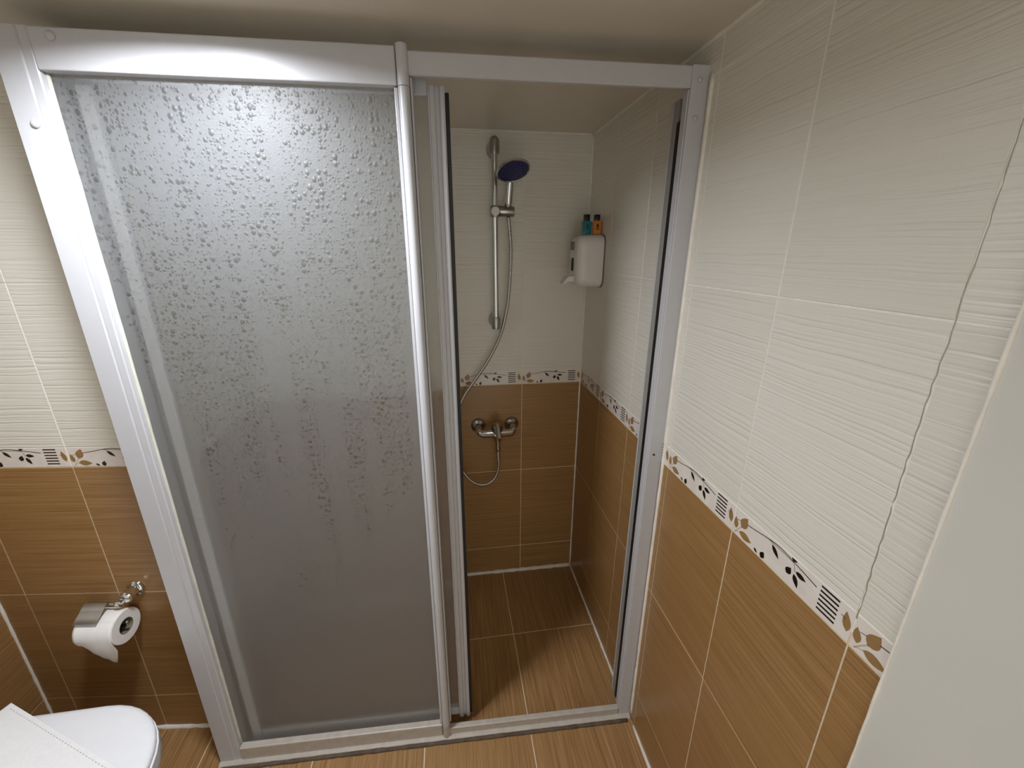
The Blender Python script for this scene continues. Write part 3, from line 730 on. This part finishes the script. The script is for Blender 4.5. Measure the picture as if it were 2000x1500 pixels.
bm = bmesh.new(); loft(bm, [[(a, b, z) for a, b in dshape(-1.655, TX+d, 0.176+d, -1.40)] for z, d in ((0.386, -0.003), (0.388, 0.0), (0.395, 0.0), (0.397, -0.003))]); tl(bm, 'seat', 'lid')
bm = bmesh.new(); loft(bm, [[(a, b, z) for a, b in dshape(-1.655, TX-0.003+d, 0.175+d, -1.40)] for z, d in ((0.3985, -0.003), (0.401, 0.0), (0.4065, -0.0005), (0.410, -0.004), (0.4122, -0.012), (0.4135, -0.035), (0.4145, -0.09))]); tl(bm, 'lid', 'lid')
bm = bmesh.new(); add_box(bm, XL+0.004, -1.735, TY-0.19, TY+0.17, 0.36, 0.74, 0.02, 4); tl(bm, 'cistern', 'ceramic')
bm = bmesh.new(); add_box(bm, XL+0.004, -1.728, TY-0.197, TY+0.177, 0.742, 0.775, 0.01, 3); tl(bm, 'cistern_lid', 'ceramic')
for s in (-1, 1):
    bm = bmesh.new(); lathe(bm, [(0.011, -0.022), (0.012, -0.018), (0.012, 0.018), (0.011, 0.022)], (-1.668, TY+s*0.075, 0.398), (0, 1, 0), 18); tl(bm, 'hinge', 'chrome')

# folded towel on the lid
tw = empty('folded_towel', (-1.632, -0.705, 0.4145), math.atan2(-0.467, 0.884)); tag(tw, 'folded white terry towel lying across the toilet lid', 'towel')
bm = bmesh.new(); NX, NY = 44, 22; LX, LY, TT = 0.44, 0.20, 0.0045
top = []; bot = []
def edge(i, n): return min(1.0, min(i, n-i)/5.0)
for i in range(NX+1):
    rt = []; rb = []
    for j in range(NY+1):
        x = LX*i/NX; y = -LY*j/NY
        rx = 0.006*math.sin(j*0.7)*(1 if i in (0, NX) else 0); e1 = min(edge(i, NX), edge(j, NY)); hgt = 0.0006 + TT*e1*e1*(3-2*e1)
        bmp = 0.0006*math.sin(i*0.9+j*0.5)+0.0006*math.sin(j*1.3-i*0.35)
        rt.append(bm.verts.new((x+rx*0.3, y, hgt + (bmp if e1 >= 1 else 0)))); rb.append(bm.verts.new((x+rx*0.3, y, 0.0)))
    top.append(rt); bot.append(rb)
for i in range(NX):
    for j in range(NY):
        bm.faces.new((top[i][j], top[i+1][j], top[i+1][j+1], top[i][j+1])); bm.faces.new((bot[i][j], bot[i][j+1], bot[i+1][j+1], bot[i+1][j]))
bmesh.ops.remove_doubles(bm, verts=bm.verts, dist=0.00005)
from_bm('cloth', bm, 'towel', tw, True)
bm = bmesh.new()
for k in range(38):
    add_box(bm, 0.02+k*0.0108, 0.0255+k*0.0108, -0.0092, -0.0080, 0.0006, 0.0024, 0.0005, 1)
st = from_bm('stitching', bm, 'stitch', tw); st['kind'] = 'stuff'

# ------------------------------------------------------------------ ceiling lamp (above the picture, in front of the frosted panel)
LX_, LY_ = -0.97, -0.915
la = empty('ceiling_lamp', (LX_, LY_, ZC)); tag(la, 'flat round white ceiling lamp in front of the frosted panel, above the photo', 'lamp')
bm = bmesh.new(); lathe(bm, [(0.098, 0.0), (0.098, 0.022), (0.094, 0.026), (0.083, 0.026), (0.080, 0.022), (0.079, 0.0)], (0, 0, 0), (0, 0, -1), 40, False); from_bm('rim', bm, 'grey', la, True, 40)  # rim made deep and grey to narrow the unseen lamp's beam
bm = bmesh.new(); lathe(bm, [(0.0785, 0.0003), (0.0785, 0.0012), (0.040, 0.0018), (0, 0.002)], (0, 0, 0), (0, 0, -1), 24, False); from_bm('diffuser', bm, 'plastic', la, True)
ld = bpy.data.lights.new('lamp_light', 'AREA'); ld.shape = 'DISK'; ld.size = 0.156; ld.color = LAMP_COLOR
ld.energy = LAMP_STRENGTH*math.pi*math.pi*0.078**2
lo = bpy.data.objects.new('lamp_light', ld); C.objects.link(lo); lo.parent = la; lo.location = (0, 0, -0.0035)
